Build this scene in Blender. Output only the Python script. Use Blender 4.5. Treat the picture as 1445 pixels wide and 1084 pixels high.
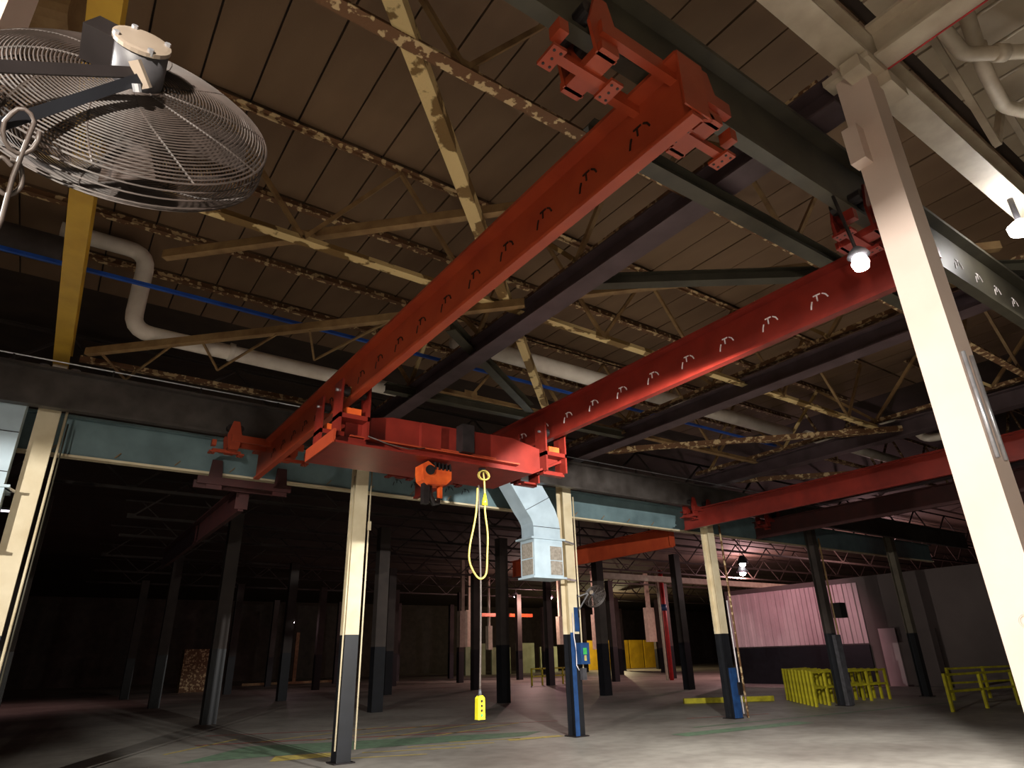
import bpy, bmesh, math, random
from mathutils import Vector, Matrix
random.seed(7)
scene = bpy.context.scene
for o in list(bpy.data.objects): bpy.data.objects.remove(o)
COL = scene.collection
V = Vector

# ------------------------------------------------------------------ camera
F, PITCH, ROLL, HEAD = 906.05, math.radians(23.049), math.radians(-1.517), math.radians(35.413)
CAM = V((0, 0, 1.6))
fwd = V((math.sin(HEAD)*math.cos(PITCH), math.cos(HEAD)*math.cos(PITCH), math.sin(PITCH)))
rgt = V((math.cos(HEAD), -math.sin(HEAD), 0))
upv = rgt.cross(fwd)
r_ = rgt*math.cos(ROLL)+upv*math.sin(ROLL)
u_ = -rgt*math.sin(ROLL)+upv*math.cos(ROLL)
cd = bpy.data.cameras.new('camera'); cam = bpy.data.objects.new('camera', cd); COL.objects.link(cam)
cam.matrix_world = Matrix(((r_.x, u_.x, -fwd.x, CAM.x), (r_.y, u_.y, -fwd.y, CAM.y), (r_.z, u_.z, -fwd.z, CAM.z), (0, 0, 0, 1)))
cd.sensor_width = 36; cd.lens = 36*F/1445; cd.clip_start = .05; cd.clip_end = 400
scene.camera = cam

# ------------------------------------------------------------------ world, lights, exposure
w = bpy.data.worlds.new('world'); scene.world = w; w.use_nodes = True
w.node_tree.nodes['Background'].inputs[0].default_value = (.9, .6, .55, 1)
w.node_tree.nodes['Background'].inputs[1].default_value = .0015
scene.view_settings.view_transform = 'Standard'; scene.view_settings.look = 'None'
scene.view_settings.gamma = 1; scene.view_settings.use_curve_mapping = False
scene.view_settings.exposure = 0.0
def light(name, kind, loc, energy, color, size=.1, target=None, spot=None, blend=.3):
    l = bpy.data.lights.new(name, kind); o = bpy.data.objects.new(name, l); COL.objects.link(o)
    o.location = loc; l.energy = energy; l.color = color
    if kind in ('POINT', 'SPOT'): l.shadow_soft_size = size
    if kind == 'AREA': l.size = size
    if target is not None: o.rotation_euler = (V(target)-V(loc)).to_track_quat('-Z', 'Y').to_euler()
    if spot: l.spot_size = math.radians(spot); l.spot_blend = blend
    return o
# a work lamp that stands behind the photographer, a floodlight beam beside it, an added fill for the bay floor, lamps of the near hall and of the far hall
light('work_lamp', 'POINT', (-1.5, -1.5, 2.4), 225, (1, .82, .66), .06)
light('flood_lamp', 'POINT', (-1.7, -1.7, 2.2), 1300, (1, .94, .84), .06)
light('side_flood_lamp', 'SPOT', (-5.4, 2.6, 4.2), 4600, (1, .96, .89), .03, target=(9, 7.3, 2.0), spot=106, blend=.2)
light('runway_flood_lamp', 'SPOT', (5.06, 2.14, 4.42), 5000, (1, .98, .94), .05, target=(8.5, 9.0, 0), spot=78, blend=.15)
light('floor_fill_lamp', 'SPOT', (8.0, -3.0, 6.9), 8000, (1, .96, .9), .2, target=(9.8, 4.0, 0), spot=58, blend=.9)  # unseen lamp added to brighten the floor of the crane bay
light('row_lamp', 'POINT', (8.05, 1.53, 5.80), 60, (1, .86, .78), .08)
light('hall_lamp', 'SPOT', (27.0, 20.0, 4.9), 480, (1, .50, .58), .1, target=(32, 20.8, 2.6), spot=95, blend=.4)
light('hall_lamp', 'POINT', (39.0, 19.0, 5.6), 900, (1, .56, .56), .12)
light('hall_lamp', 'POINT', (41.0, 29.6, 6.4), 1500, (1, .55, .55), .12)
light('hall_lamp', 'POINT', (31.5, 42.6, 5.4), 650, (1, .62, .55), .1)
light('hall_lamp', 'POINT', (34.8, 44.0, 5.9), 160, (1, .40, .52), .1)
light('hall_lamp', 'POINT', (53.0, 56.0, 4.6), 1300, (1, .80, .45), .1)
light('hall_lamp', 'POINT', (13.6, 44.5, 4.0), 10, (1, .7, .6), .08)
light('hall_lamp', 'SPOT', (-2.0, 39.0, 6.6), 260, (1, .55, .55), .12, target=(-2, 39.5, 0), spot=120, blend=.6)

# ------------------------------------------------------------------ materials
def srgb(r, g, b):
    f = lambda c: (c/255)/12.92 if c/255 <= .04045 else ((c/255+.055)/1.055)**2.4
    return (f(r), f(g), f(b), 1)
def mat(name, c1, c2=None, scale=6, rough=.55, metal=0, bump=0, sharp=None, bscale=40, detail=4, stretch=None, spec=.5):
    m = bpy.data.materials.new(name); m.use_nodes = True; nt = m.node_tree; N = nt.nodes; L = nt.links
    b = N['Principled BSDF']; b.inputs['Roughness'].default_value = rough; b.inputs['Metallic'].default_value = metal
    b.inputs['Specular IOR Level'].default_value = spec
    if c2 is None: c2 = tuple(x*.75 for x in c1[:3])+(1,)
    tc = N.new('ShaderNodeTexCoord'); mp = N.new('ShaderNodeMapping'); L.new(tc.outputs['Object'], mp.inputs[0])
    if stretch: mp.inputs['Scale'].default_value = stretch
    n = N.new('ShaderNodeTexNoise'); n.inputs['Scale'].default_value = scale; n.inputs['Detail'].default_value = detail
    L.new(mp.outputs[0], n.inputs['Vector'])
    r = N.new('ShaderNodeValToRGB'); L.new(n.outputs['Fac'], r.inputs[0])
    lo, hi = sharp if sharp else (.3, .7)
    r.color_ramp.elements[0].position = lo; r.color_ramp.elements[1].position = hi
    r.color_ramp.elements[0].color = c1; r.color_ramp.elements[1].color = c2
    L.new(r.outputs[0], b.inputs['Base Color'])
    if bump:
        n2 = N.new('ShaderNodeTexNoise'); n2.inputs['Scale'].default_value = bscale; n2.inputs['Detail'].default_value = 6
        L.new(tc.outputs['Object'], n2.inputs['Vector'])
        bp = N.new('ShaderNodeBump'); bp.inputs['Strength'].default_value = bump; bp.inputs['Distance'].default_value = .02
        L.new(n2.outputs['Fac'], bp.inputs['Height']); L.new(bp.outputs[0], b.inputs['Normal'])
    return m
def emit(name, col, s):
    m = bpy.data.materials.new(name); m.use_nodes = True; b = m.node_tree.nodes['Principled BSDF']
    b.inputs['Base Color'].default_value = col; b.inputs['Emission Color'].default_value = col; b.inputs['Emission Strength'].default_value = s
    return m
M = {}
M['orange'] = mat('orange_red_paint', srgb(168, 68, 36), srgb(148, 54, 30), 3, .45, bump=.05)
M['red'] = mat('dark_red_paint', srgb(126, 38, 28), srgb(106, 30, 22), 4, .38, bump=.05)
M['hook'] = mat('bright_orange_paint', srgb(225, 100, 40), srgb(190, 70, 28), 8, .45)
M['dark'] = mat('greasy_dark_steel', srgb(46, 40, 40), srgb(30, 26, 26), 8, .45, .3)
M['purple'] = mat('dark_purple_paint', srgb(92, 76, 80), srgb(70, 56, 58), 3, .5)
M['olive'] = mat('olive_grey_paint', srgb(76, 72, 58), srgb(56, 52, 42), 3, .5)
M['runway'] = mat('dark_runway_steel', srgb(82, 76, 72), srgb(56, 50, 46), 3, .45, .2)
M['teal'] = mat('pale_teal_paint', srgb(120, 144, 148), srgb(96, 116, 120), 2, .45)
M['yellow'] = mat('mustard_paint', srgb(214, 172, 62), srgb(188, 146, 50), 2, .55)
M['cream'] = mat('cream_paint', srgb(226, 212, 180), srgb(204, 186, 150), 2.5, .5, bump=.05)
M['pinkwhite'] = mat('off_white_paint', srgb(228, 208, 194), srgb(214, 190, 176), 1.5, .5, bump=.04)
M['white'] = mat('white_steel_paint', srgb(214, 202, 180), srgb(188, 172, 150), 4, .55, bump=.05)
M['farcol'] = mat('shade_grey_paint', srgb(70, 60, 54), srgb(52, 44, 40), 2, .7)  # darkened colour stands in for the missing light on far steel and walls
M['shadecream'] = mat('shade_cream_paint', srgb(128, 118, 100), srgb(100, 90, 76), 2, .6)  # cream column paint darkened for the little light that reaches it
M['deepred'] = mat('shade_deep_red_paint', srgb(62, 20, 17), srgb(46, 14, 12), 4, .6)  # crane red with the shade of the distant girders put into the colour
M['pipe'] = mat('white_pipe_wrap', srgb(238, 230, 218), srgb(214, 202, 188), 3, .6)
M['black'] = mat('black_paint', srgb(26, 27, 32), srgb(18, 18, 21), 4, .45)
M['blue'] = mat('blue_paint', srgb(34, 72, 122), srgb(24, 50, 90), 6, .5)
M['bluebar'] = mat('blue_insulated_bar', srgb(36, 92, 190), srgb(24, 66, 150), 3, .4)
M['deck'] = mat('brown_roof_deck', srgb(128, 102, 76), srgb(100, 76, 55), .8, .75, stretch=(1, .35, 1), bump=.1)
M['deckback'] = mat('deck_underside_dark', srgb(62, 48, 36), srgb(48, 36, 28), 2, .8)
M['deckwhite'] = mat('white_roof_deck', srgb(206, 192, 168), srgb(178, 160, 136), 1.2, .7)
M['rust'] = mat('peeling_cream_on_rust', srgb(112, 78, 50), srgb(206, 180, 136), 9, .7, sharp=(.53, .57), bump=.3, detail=8)
M['flake'] = mat('cream_paint_worn_through', srgb(220, 194, 138), srgb(122, 94, 50), 1.9, .65, sharp=(.50, .52), bump=.3, detail=9)
M['tan'] = mat('tan_steel_paint', srgb(158, 128, 86), srgb(122, 92, 58), 5, .6, bump=.1)
M['duct'] = mat('pale_blue_sheet_metal', srgb(196, 214, 224), srgb(176, 194, 204), 3, .45)
M['grille'] = mat('dusty_filter_mesh', srgb(166, 158, 146), srgb(132, 122, 110), 20, .7)
M['guard'] = mat('dusty_wire', srgb(66, 55, 50), srgb(46, 38, 33), 20, .6, .0)
M['motor'] = mat('grey_motor_paint', srgb(78, 76, 80), srgb(56, 54, 56), 10, .5)
M['blade'] = mat('brown_fan_blade', srgb(72, 60, 54), srgb(52, 42, 38), 6, .6)
M['cap'] = mat('cream_motor_cap', srgb(150, 136, 122), srgb(126, 112, 98), 8, .5)
M['wire'] = mat('grey_cord', srgb(78, 67, 62), srgb(58, 50, 45), 20, .5)
M['ycord'] = mat('yellow_cord', srgb(206, 190, 96), srgb(170, 150, 70), 20, .5)
M['ybox'] = mat('yellow_pendant_plastic', srgb(244, 236, 50), srgb(226, 214, 40), 8, .35)
M['yrail'] = mat('safety_yellow_paint', srgb(190, 178, 34), srgb(150, 138, 28), 6, .5)
M['pink'] = mat('pale_siding', srgb(214, 190, 190), srgb(196, 170, 172), 1, .55)
M['darkwall'] = mat('dim_wall_paint', srgb(110, 96, 92), srgb(86, 74, 70), .4, .7)
M['farred'] = mat('red_riser_paint', srgb(200, 44, 44), srgb(160, 34, 34), 5, .5)
M['farpanel'] = mat('pale_green_panel', srgb(190, 200, 160), srgb(150, 160, 124), 1, .6)
M['ypanel'] = mat('yellow_panel', srgb(230, 190, 40), srgb(190, 150, 30), 1, .6)
M['green'] = mat('green_floor_paint', srgb(120, 150, 118), srgb(100, 116, 98), 6, .6)
M['yline'] = mat('yellow_floor_paint', srgb(226, 200, 96), srgb(170, 154, 100), 9, .6)
M['rline'] = mat('red_floor_paint', srgb(190, 96, 90), srgb(150, 96, 88), 9, .6)
M['stick'] = mat('green_sticker', srgb(70, 190, 90), srgb(50, 150, 80), 20, .5)
M['markdark'] = mat('black_stencil', srgb(30, 14, 12), None, 9, .5)
M['markwhite'] = mat('white_paint_and_glint', srgb(236, 226, 226), None, 9, .4)  # plain white, also paints in the glint of light on the girder marks
M['silver'] = mat('bright_zinc', srgb(200, 200, 205), srgb(160, 160, 165), 12, .3, .6)
M['lampglass'] = emit('lit_lamp_glass', (1, .97, .95, 1), 60)
M['lamppink'] = emit('lit_pink_lamp_glass', (1, .62, .74, 1), 40)
M['exitred'] = emit('small_red_light', (1, .05, .08, 1), 3)
M['tube'] = emit('lit_tube', (.95, .85, 1, 1), 2.2)
def concrete():
    m = bpy.data.materials.new('sealed_concrete'); m.use_nodes = True; nt = m.node_tree; N = nt.nodes; L = nt.links
    b = N['Principled BSDF']
    tc = N.new('ShaderNodeTexCoord')
    n = N.new('ShaderNodeTexNoise'); n.inputs['Scale'].default_value = .35; n.inputs['Detail'].default_value = 8; L.new(tc.outputs['Object'], n.inputs['Vector'])
    n2 = N.new('ShaderNodeTexNoise'); n2.inputs['Scale'].default_value = 3.5; n2.inputs['Detail'].default_value = 8; L.new(tc.outputs['Object'], n2.inputs['Vector'])
    r = N.new('ShaderNodeValToRGB'); L.new(n.outputs['Fac'], r.inputs[0])
    r.color_ramp.elements[0].color = srgb(128, 120, 112); r.color_ramp.elements[1].color = srgb(176, 170, 160)
    r.color_ramp.elements[0].position = .3; r.color_ramp.elements[1].position = .7
    mx = N.new('ShaderNodeMix'); mx.data_type = 'RGBA'; mx.blend_type = 'MULTIPLY'; mx.inputs[0].default_value = .4
    r2 = N.new('ShaderNodeValToRGB'); L.new(n2.outputs['Fac'], r2.inputs[0]); r2.color_ramp.elements[0].color = (.45, .44, .42, 1); r2.color_ramp.elements[0].position = .3; r2.color_ramp.elements[1].position = .6
    L.new(r.outputs[0], mx.inputs[6]); L.new(r2.outputs[0], mx.inputs[7]); L.new(mx.outputs[2], b.inputs['Base Color'])
    b.inputs['Roughness'].default_value = .55; b.inputs['Specular IOR Level'].default_value = .35
    return m
M['floor'] = concrete()

# ------------------------------------------------------------------ helpers
OFF = {}
class MB:
    def __init__(s): s.v = []; s.f = []
    def add(s, vs, fs):
        k = len(s.v); s.v += [V(x) for x in vs]; s.f += [tuple(i+k for i in f) for f in fs]; return s
    def box(s, x0, x1, y0, y1, z0, z1):
        return s.add([(x0, y0, z0), (x1, y0, z0), (x1, y1, z0), (x0, y1, z0), (x0, y0, z1), (x1, y0, z1), (x1, y1, z1), (x0, y1, z1)],
                     [(3, 2, 1, 0), (4, 5, 6, 7), (0, 1, 5, 4), (1, 2, 6, 5), (2, 3, 7, 6), (3, 0, 4, 7)])
    def bar(s, p, q, w, h, up=(0, 0, 1), ow=0, oh=0):
        p = V(p); q = V(q); d = (q-p).normalized(); up = V(up)
        if abs(d.dot(up)) > .98: up = V((0, 1, 0))
        a = d.cross(up).normalized(); b = a.cross(d).normalized()
        vs = []
        for c in (p, q):
            for sa, sb in ((-1, -1), (1, -1), (1, 1), (-1, 1)): vs.append(c+a*(sa*w/2+ow)+b*(sb*h/2+oh))
        return s.add(vs, [(0, 1, 2, 3), (7, 6, 5, 4), (0, 4, 5, 1), (1, 5, 6, 2), (2, 6, 7, 3), (3, 7, 4, 0)])
    def ibeam(s, p, q, w, d, tf=.03, tw=.02, up=(0, 0, 1), wb=None):
        """p, q run along the centre of the section"""
        wb = wb or w
        s.bar(p, q, w, tf, up, 0, d/2-tf/2); s.bar(p, q, wb, tf, up, 0, -d/2+tf/2); s.bar(p, q, tw, d-2*tf, up); return s
    def tee(s, p, q, w=.11, h=.11, t=.012, up=(0, 0, 1)):
        s.bar(p, q, w, t, up); s.bar(p, q, t*2.2, h, up, 0, h/2+t/2); return s
    def ell(s, p, q, w=.08, t=.01, up=(0, 0, 1)):
        s.bar(p, q, w, t, up); s.bar(p, q, t, w, up, w/2-t/2, w/2+t/2); return s
    def tube(s, pts, r, n=8, caps=True, closed=False):
        pts = [V(p) for p in pts]; k = len(s.v); m = len(pts); prev = None
        for i, p in enumerate(pts):
            if closed: d = pts[(i+1) % m]-pts[i-1]
            else: d = (pts[min(i+1, m-1)]-pts[max(i-1, 0)])
            d.normalize()
            if prev is None:
                a = d.cross(V((0, 0, 1)) if abs(d.z) < .9 else V((1, 0, 0))).normalized()
            else: a = (prev-d*prev.dot(d)).normalized()
            prev = a; b = d.cross(a)
            rr = r[i] if isinstance(r, (list, tuple)) else r
            for j in range(n):
                t = 2*math.pi*j/n; s.v.append(p+a*(rr*math.cos(t))+b*(rr*math.sin(t)))
        for i in range(m if closed else m-1):
            for j in range(n):
                i2 = (i+1) % m
                s.f.append((k+i*n+j, k+i*n+(j+1) % n, k+i2*n+(j+1) % n, k+i2*n+j))
        if caps and not closed:
            s.f.append(tuple(k+j for j in reversed(range(n)))); s.f.append(tuple(k+(m-1)*n+j for j in range(n)))
        return s
    def prism(s, poly, axis, a, b):
        """poly: 2D points in the plane normal to axis (x: (y,z), y: (x,z), z: (x,y)), extruded from a to b"""
        def P(u, v, t): return {'x': (t, u, v), 'y': (u, t, v), 'z': (u, v, t)}[axis]
        n = len(poly)
        return s.add([P(u, v, a) for u, v in poly]+[P(u, v, b) for u, v in poly],
                     [tuple(range(n)), tuple(reversed(range(n, 2*n)))]+[(i, n+i, n+(i+1) % n, (i+1) % n) for i in range(n)])
    def xf(s, mtx, k0=0):
        for i in range(k0, len(s.v)): s.v[i] = mtx @ s.v[i]
        return s
    def build(s, name, m, parent=None, smooth=False, origin=None, local=False):
        off = OFF.get(parent, V((0, 0, 0))) if parent else V((0, 0, 0))
        if parent is None:
            if origin is None:
                xs = [v.x for v in s.v]; ys = [v.y for v in s.v]; zs = [v.z for v in s.v]
                origin = V(((min(xs)+max(xs))/2, (min(ys)+max(ys))/2, min(zs)))
            off = V(origin)
        me = bpy.data.meshes.new(name); me.from_pydata([v if local else v-off for v in s.v], [], s.f); me.update()
        bm = bmesh.new(); bm.from_mesh(me); bmesh.ops.recalc_face_normals(bm, faces=bm.faces); bm.to_mesh(me); bm.free()
        if smooth:
            for p in me.polygons: p.use_smooth = True
        me.materials.append(M[m] if isinstance(m, str) else m)
        o = bpy.data.objects.new(name, me); COL.objects.link(o); OFF[o] = off
        if parent: o.parent = parent
        else: o.location = off
        return o
def tag(o, label=None, cat=None, group=None, kind=None):
    if label: o['label'] = label
    if cat: o['category'] = cat
    if group: o['group'] = group
    if kind: o['kind'] = kind
    return o
def thing(name, loc, label, cat, group=None):
    o = bpy.data.objects.new(name, None); COL.objects.link(o); o.location = loc; o.empty_display_size = .2; OFF[o] = V(loc)
    return tag(o, label, cat, group)
def link_copy(src, parent, off):
    c = src.copy(); COL.objects.link(c); c.parent = parent; c.location = off; OFF[c] = OFF.get(parent, V((0, 0, 0))); return c
def copy_tree(o, loc, label=None, group=None):
    c = o.copy(); COL.objects.link(c); c.location = loc; OFF[c] = V(loc)
    if label: c['label'] = label
    if group: c['group'] = group
    for ch in o.children:
        a = ch.copy(); COL.objects.link(a); a.parent = c
        for g in ch.children:
            b = g.copy(); COL.objects.link(b); b.parent = a
    return c

XS = [-.5+5.286*k for k in range(6)]
YN, YF = 1.6, 12.1
ZD = 7.95                      # underside of the roof deck
# ================================================================== THE SETTING
fl = MB().box(-30, 110, -25, 90, -.3, 0).build('floor', 'floor', origin=(0, 0, 0)); tag(fl, kind='structure')
def fline(pts, m):
    pts = [V((x, y, .004)) for x, y in pts]
    MB().add(pts, [tuple(range(len(pts)))]).build('painted_line', m, fl)
def seg(a, b, wd, m):
    a = V((*a, 0)); b = V((*b, 0)); n = (b-a).normalized().cross(V((0, 0, 1)))*wd/2
    fline([(a-n)[:2], (b-n)[:2], (b+n)[:2], (a+n)[:2]], m)
fline([(2.6, 14.2), (9.4, 13.0), (10.2, 13.5), (4.2, 15.9)], 'green')
fline([(3.9, 13.2), (5.3, 12.95), (5.5, 13.45), (4.2, 13.85)], 'yline')
fline([(8.6, 12.5), (9.9, 12.3), (9.9, 12.55), (8.7, 12.8)], 'yline')
for a, b in (((5.6, 13.1), (7.4, 12.3)), ((6.6, 13.2), (8.2, 12.5)), ((7.6, 13.3), (9.0, 12.7)), ((5.0, 12.6), (6.4, 12.0)), ((4.4, 16.5), (8.2, 17.6)), ((5.6, 15.8), (9.4, 17.0)), ((6.8, 15.1), (10.6, 16.5)), ((8, 14.6), (11, 15.6)), ((2.6, 15.8), (4.4, 17.6))):
    seg(a, b, .09, 'yline')
seg((3.4, 17.0), (9.6, 14.4), .12, 'rline'); seg((4.0, 19.0), (12.0, 15.2), .10, 'rline'); seg((13, 11.4), (24, 10.2), .12, 'green'); seg((11.6, 10.6), (15.6, 10.2), .5, 'green'); seg((14.6, 13.0), (17.0, 12.2), .1, 'rline')

ceil = MB().box(-30, 110, -25, 90, ZD+.06, ZD+.3).build('ceiling', 'deckback', origin=(0, 0, ZD)); tag(ceil, kind='structure')
# deck planks over the crane bay: brown panels with open joints
pw = .58; ylines = [1.75, 3.44, 6.58, 8.1, 9.82, 11.2, 12.6]
for j in range(len(ylines)-1):
    y0, y1 = ylines[j], ylines[j+1]; L = y1-y0-.05; src = None
    for i in range(36):
        if src is None: c = src = MB().box(-pw/2+.012, pw/2-.012, -L/2, L/2, -.03, .03).build('deck_panel', 'deck', ceil, local=True)
        else: c = src.copy(); COL.objects.link(c); c.parent = ceil
        c.location = (-3.2+pw*(i+.5), (y0+y1)/2, .03+random.uniform(-.006, .006))
# white deck panels over the hall the photograph is taken from
src = None
for i in range(22):
    for j in range(2):
        if src is None: c = src = MB().box(-.28, .28, -2.0, 2.0, -.03, .03).build('white_deck_panel', 'deckwhite', ceil, local=True)
        else: c = src.copy(); COL.objects.link(c); c.parent = ceil
        c.location = (3.2+.6*i, -.35-4.05*j, .03)

def wall(name, mb, m): return tag(mb.build(name, m), kind='structure')
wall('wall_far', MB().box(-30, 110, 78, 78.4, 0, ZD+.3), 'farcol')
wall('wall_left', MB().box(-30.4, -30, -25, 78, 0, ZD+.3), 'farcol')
wr = wall('wall_right', MB().box(32.0, 32.3, -25, 24.6, 0, 4.75), 'darkwall')
# ribbed siding sheets hung on the right wall, dark plinth below
for i in range(15):
    y = 16.9+.5*i
    MB().prism([(31.99, y+.01), (31.95, y+.01), (31.95, y+.2), (31.90, y+.23), (31.90, y+.27), (31.95, y+.30), (31.95, y+.49), (31.99, y+.49)], 'z', 1.8, 4.5) \
        .build('siding_sheet', 'pink', wr)
MB().box(31.9, 31.99, 16.9, 24.5, 0, 1.75).build('plinth_panel', 'black', wr)
MB().box(31.93, 31.99, 15.6, 16.35, 0.0, 2.4).build('siding_sheet', 'pink', wr)
dr = tag(MB().box(31.93, 31.995, 13.9, 15.1, .02, 2.3).build('door_1', 'darkwall'), kind='structure')
MB().box(31.88, 31.93, 14.9, 15.0, 1.5, 1.6).build('door_handle', 'silver', dr)

# ================================================================== COLUMNS
def column(x, y, label, ztop=5.9, wx=.26, wy=.26, up='cream', low='black', zp=2.05, group=None, t=.02, plain=False):
    c = thing('steel_column', (x, y, 0), label, 'column', group)
    def sec(z0, z1):
        m = MB(); m.box(x-wx/2, x+wx/2, y-wy/2, y-wy/2+t, z0, z1).box(x-wx/2, x+wx/2, y+wy/2-t, y+wy/2, z0, z1)
        m.box(x-.01, x+.01, y-wy/2+t, y+wy/2-t, z0, z1); return m
    if plain:
        MB().box(x-wx/2, x+wx/2, y-wy/2, y+wy/2, zp if low else 0, ztop).build('upper_shaft', up, c)
        if low: MB().box(x-wx/2-.004, x+wx/2+.004, y-wy/2-.004, y+wy/2+.004, 0, zp).build('lower_shaft', low, c)
    else:
        sec(zp, ztop).build('upper_shaft', up, c); sec(.02, zp).build('lower_shaft', low, c)
        MB().box(x-wx/2-.06, x+wx/2+.06, y-wy/2-.06, y+wy/2+.06, 0, .02).build('base_plate', 'dark', c)
    return c
cL = column(XS[0], YF, 'cream steel column under the end of the mustard yellow roof beam', wx=.30)
cA = column(XS[1], YF, 'cream steel column with black foot behind the red hoist trolley')
cB = column(XS[2], YF, 'cream steel column with blue painted foot beside the pale blue heater')
cC = column(XS[3], YF, 'cream steel column with pale pipe on its flank and a yellow kerb bar behind')
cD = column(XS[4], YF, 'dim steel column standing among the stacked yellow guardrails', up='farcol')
cE = column(XS[5], YF, 'dim steel column with black foot between the guardrails and the plain wall', up='shadecream')
def conduit(c, pts, r=.018, m='cream', name='conduit'): MB().tube(pts, r, 8).build(name, m, c, True)
conduit(cL, [(-.27, 11.95, 0), (-.27, 11.95, 5.4)], .02); conduit(cL, [(-.22, 11.97, 0), (-.22, 11.97, 5.2)], .012, 'olive')
conduit(cA, [(4.98, 11.98, 0.2), (4.98, 11.98, 5.2)], .016); conduit(cA, [(4.63, 12.0, .2), (4.63, 12.0, 5.0)], .016)
MB().box(4.955, 5.01, 11.93, 11.98, 3.95, 4.12).build('junction_box', 'cream', cA)
conduit(cB, [(10.25, 11.96, 1.3), (10.25, 11.96, 5.2)], .018)
conduit(cC, [(15.62, 11.95, .1), (15.60, 11.95, 2.9)], .02, 'markwhite'); conduit(cC, [(15.78, 11.95, .0), (15.74, 11.95, 5.2)], .03, 'rust', 'pipe')
MB().box(15.45, 15.6, 11.85, 11.96, .55, .85).build('junction_box', 'dark', cC); MB().box(15.26, 15.5, 11.9, 11.962, .02, 1.2).build('paint_patch', 'blue', cC)
conduit(cD, [(20.86, 11.95, .1), (20.86, 11.95, 5)], .03, 'tan'); MB().box(20.5, 20.8, 11.85, 11.965, .02, 2.0).build('paint_patch', 'motor', cD)
MB().box(20.85, 21.2, 11.7, 12.0, 2.5, 2.95).build('motor_box', 'dark', cD)
# foot of the blue column: painted bands, switch box, socket and cords
MB().box(9.935, 10.05, 11.955, 11.968, .02, 2.08).build('paint_patch', 'blue', cB)
MB().box(10.075, 10.205, 11.955, 11.968, 2.10, 2.62).build('paint_patch', 'blue', cB)
sb = MB().box(10.02, 10.27, 11.74, 11.92, 1.42, 1.86).build('switch_box', 'blue', cB)
MB().box(10.09, 10.19, 11.732, 11.74, 1.62, 1.75).build('sticker', 'stick', sb); MB().box(10.11, 10.17, 11.732, 11.74, 1.49, 1.60).build('warning_label', 'yline', sb)
MB().box(10.14, 10.26, 11.86, 11.95, 1.10, 1.34).build('socket_box', 'motor', cB)
conduit(cB, [(10.0, 11.93, 2.5), (10.0, 11.92, 2.0), (10.03, 11.9, 1.7), (10.01, 11.9, 1.4), (10.08, 11.9, 1.3)], .012, 'markwhite', 'cord')
# near row
cR = column(4.92, YN, 'tall off-white box column beside the white cross beam joint', ztop=6.3, wx=.27, wy=.25, up='pinkwhite', low='pinkwhite', zp=.3, plain=True)
cN = column(-.485, YN, 'off-white box column that carries the large caged fan', ztop=6.3, wx=.28, wy=.25, up='pinkwhite', low='black', zp=1.2, plain=True)
MB().box(4.72, 5.12, YN-.2, YN+.2, 6.14, 6.2).build('cap_plate', 'white', cR)
MB().box(4.62, 4.80, YN-.16, YN+.0, 6.02, 6.14).build('bracket', 'white', cR); MB().box(5.0, 5.3, YN-.22, YN-.04, 6.02, 6.14).build('bracket', 'white', cR)
MB().box(4.66, 4.79, YN+.02, YN+.14, 5.20, 5.55).build('bracket', 'pinkwhite', cR)
for xx in (4.83, 4.96): MB().tube([(xx, YN-.14, 2.7), (xx, YN-.14, 3.45)], .014, 8).build('conduit', 'silver', cR, True)
MB().tube([(4.783+.02*math.cos(a)*0, YN-.03+.035*math.cos(a), 1.72+.035*math.sin(a)) for a in [i*math.pi/8 for i in range(16)]], .006, 6, closed=True).build('ring_bolt', 'pinkwhite', cR, True)
# distant rows of columns
k = 0
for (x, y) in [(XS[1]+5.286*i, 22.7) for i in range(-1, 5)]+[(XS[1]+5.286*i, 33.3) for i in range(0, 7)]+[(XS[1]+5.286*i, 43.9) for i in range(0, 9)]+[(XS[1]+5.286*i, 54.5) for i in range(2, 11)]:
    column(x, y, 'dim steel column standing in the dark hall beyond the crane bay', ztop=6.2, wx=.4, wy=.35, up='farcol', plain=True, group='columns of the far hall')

# ================================================================== ROOF STEEL
def beam_y(x, y0, y1, z0, d, w, m, label, plate=None):
    t = thing('roof_beam', (x, (y0+y1)/2, z0), label, 'beam')
    MB().ibeam((x, y0, z0+d/2), (x, y1, z0+d/2), w, d, .025, .02).build('beam', m, t); return t
yb = beam_y(-.52, 1.8, 12.4, 6.15, .4, .22, 'yellow', 'mustard yellow roof beam running above the caged fan')
MB().box(-.62, -.42, 11.9, 12.4, 6.10, 6.15).build('seat_plate', 'pipe', yb)
for xx in (-.72, -.30): MB().tube([(xx, 11.9, 5.98), (xx, 11.9, 6.1)], .07, 12).build('anchor_bolt', 'silver', yb, True)
beam_y(4.90, 1.75, 12.3, 5.96, .3, .30, 'purple', 'dark purple roof beam between the two crane girders, heading for the column behind the trolley')
beam_y(10.07, 1.75, 12.3, 5.98, .32, .32, 'purple', 'dark purple roof beam that meets the column beside the heater')
beam_y(15.36, 1.75, 12.3, 6.0, .36, .32, 'purple', 'dark roof beam over the far orange crane girder')
beam_y(20.6, 1.75, 12.3, 6.0, .36, .32, 'purple', 'dark roof beam beyond the far orange crane girder')

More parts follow.
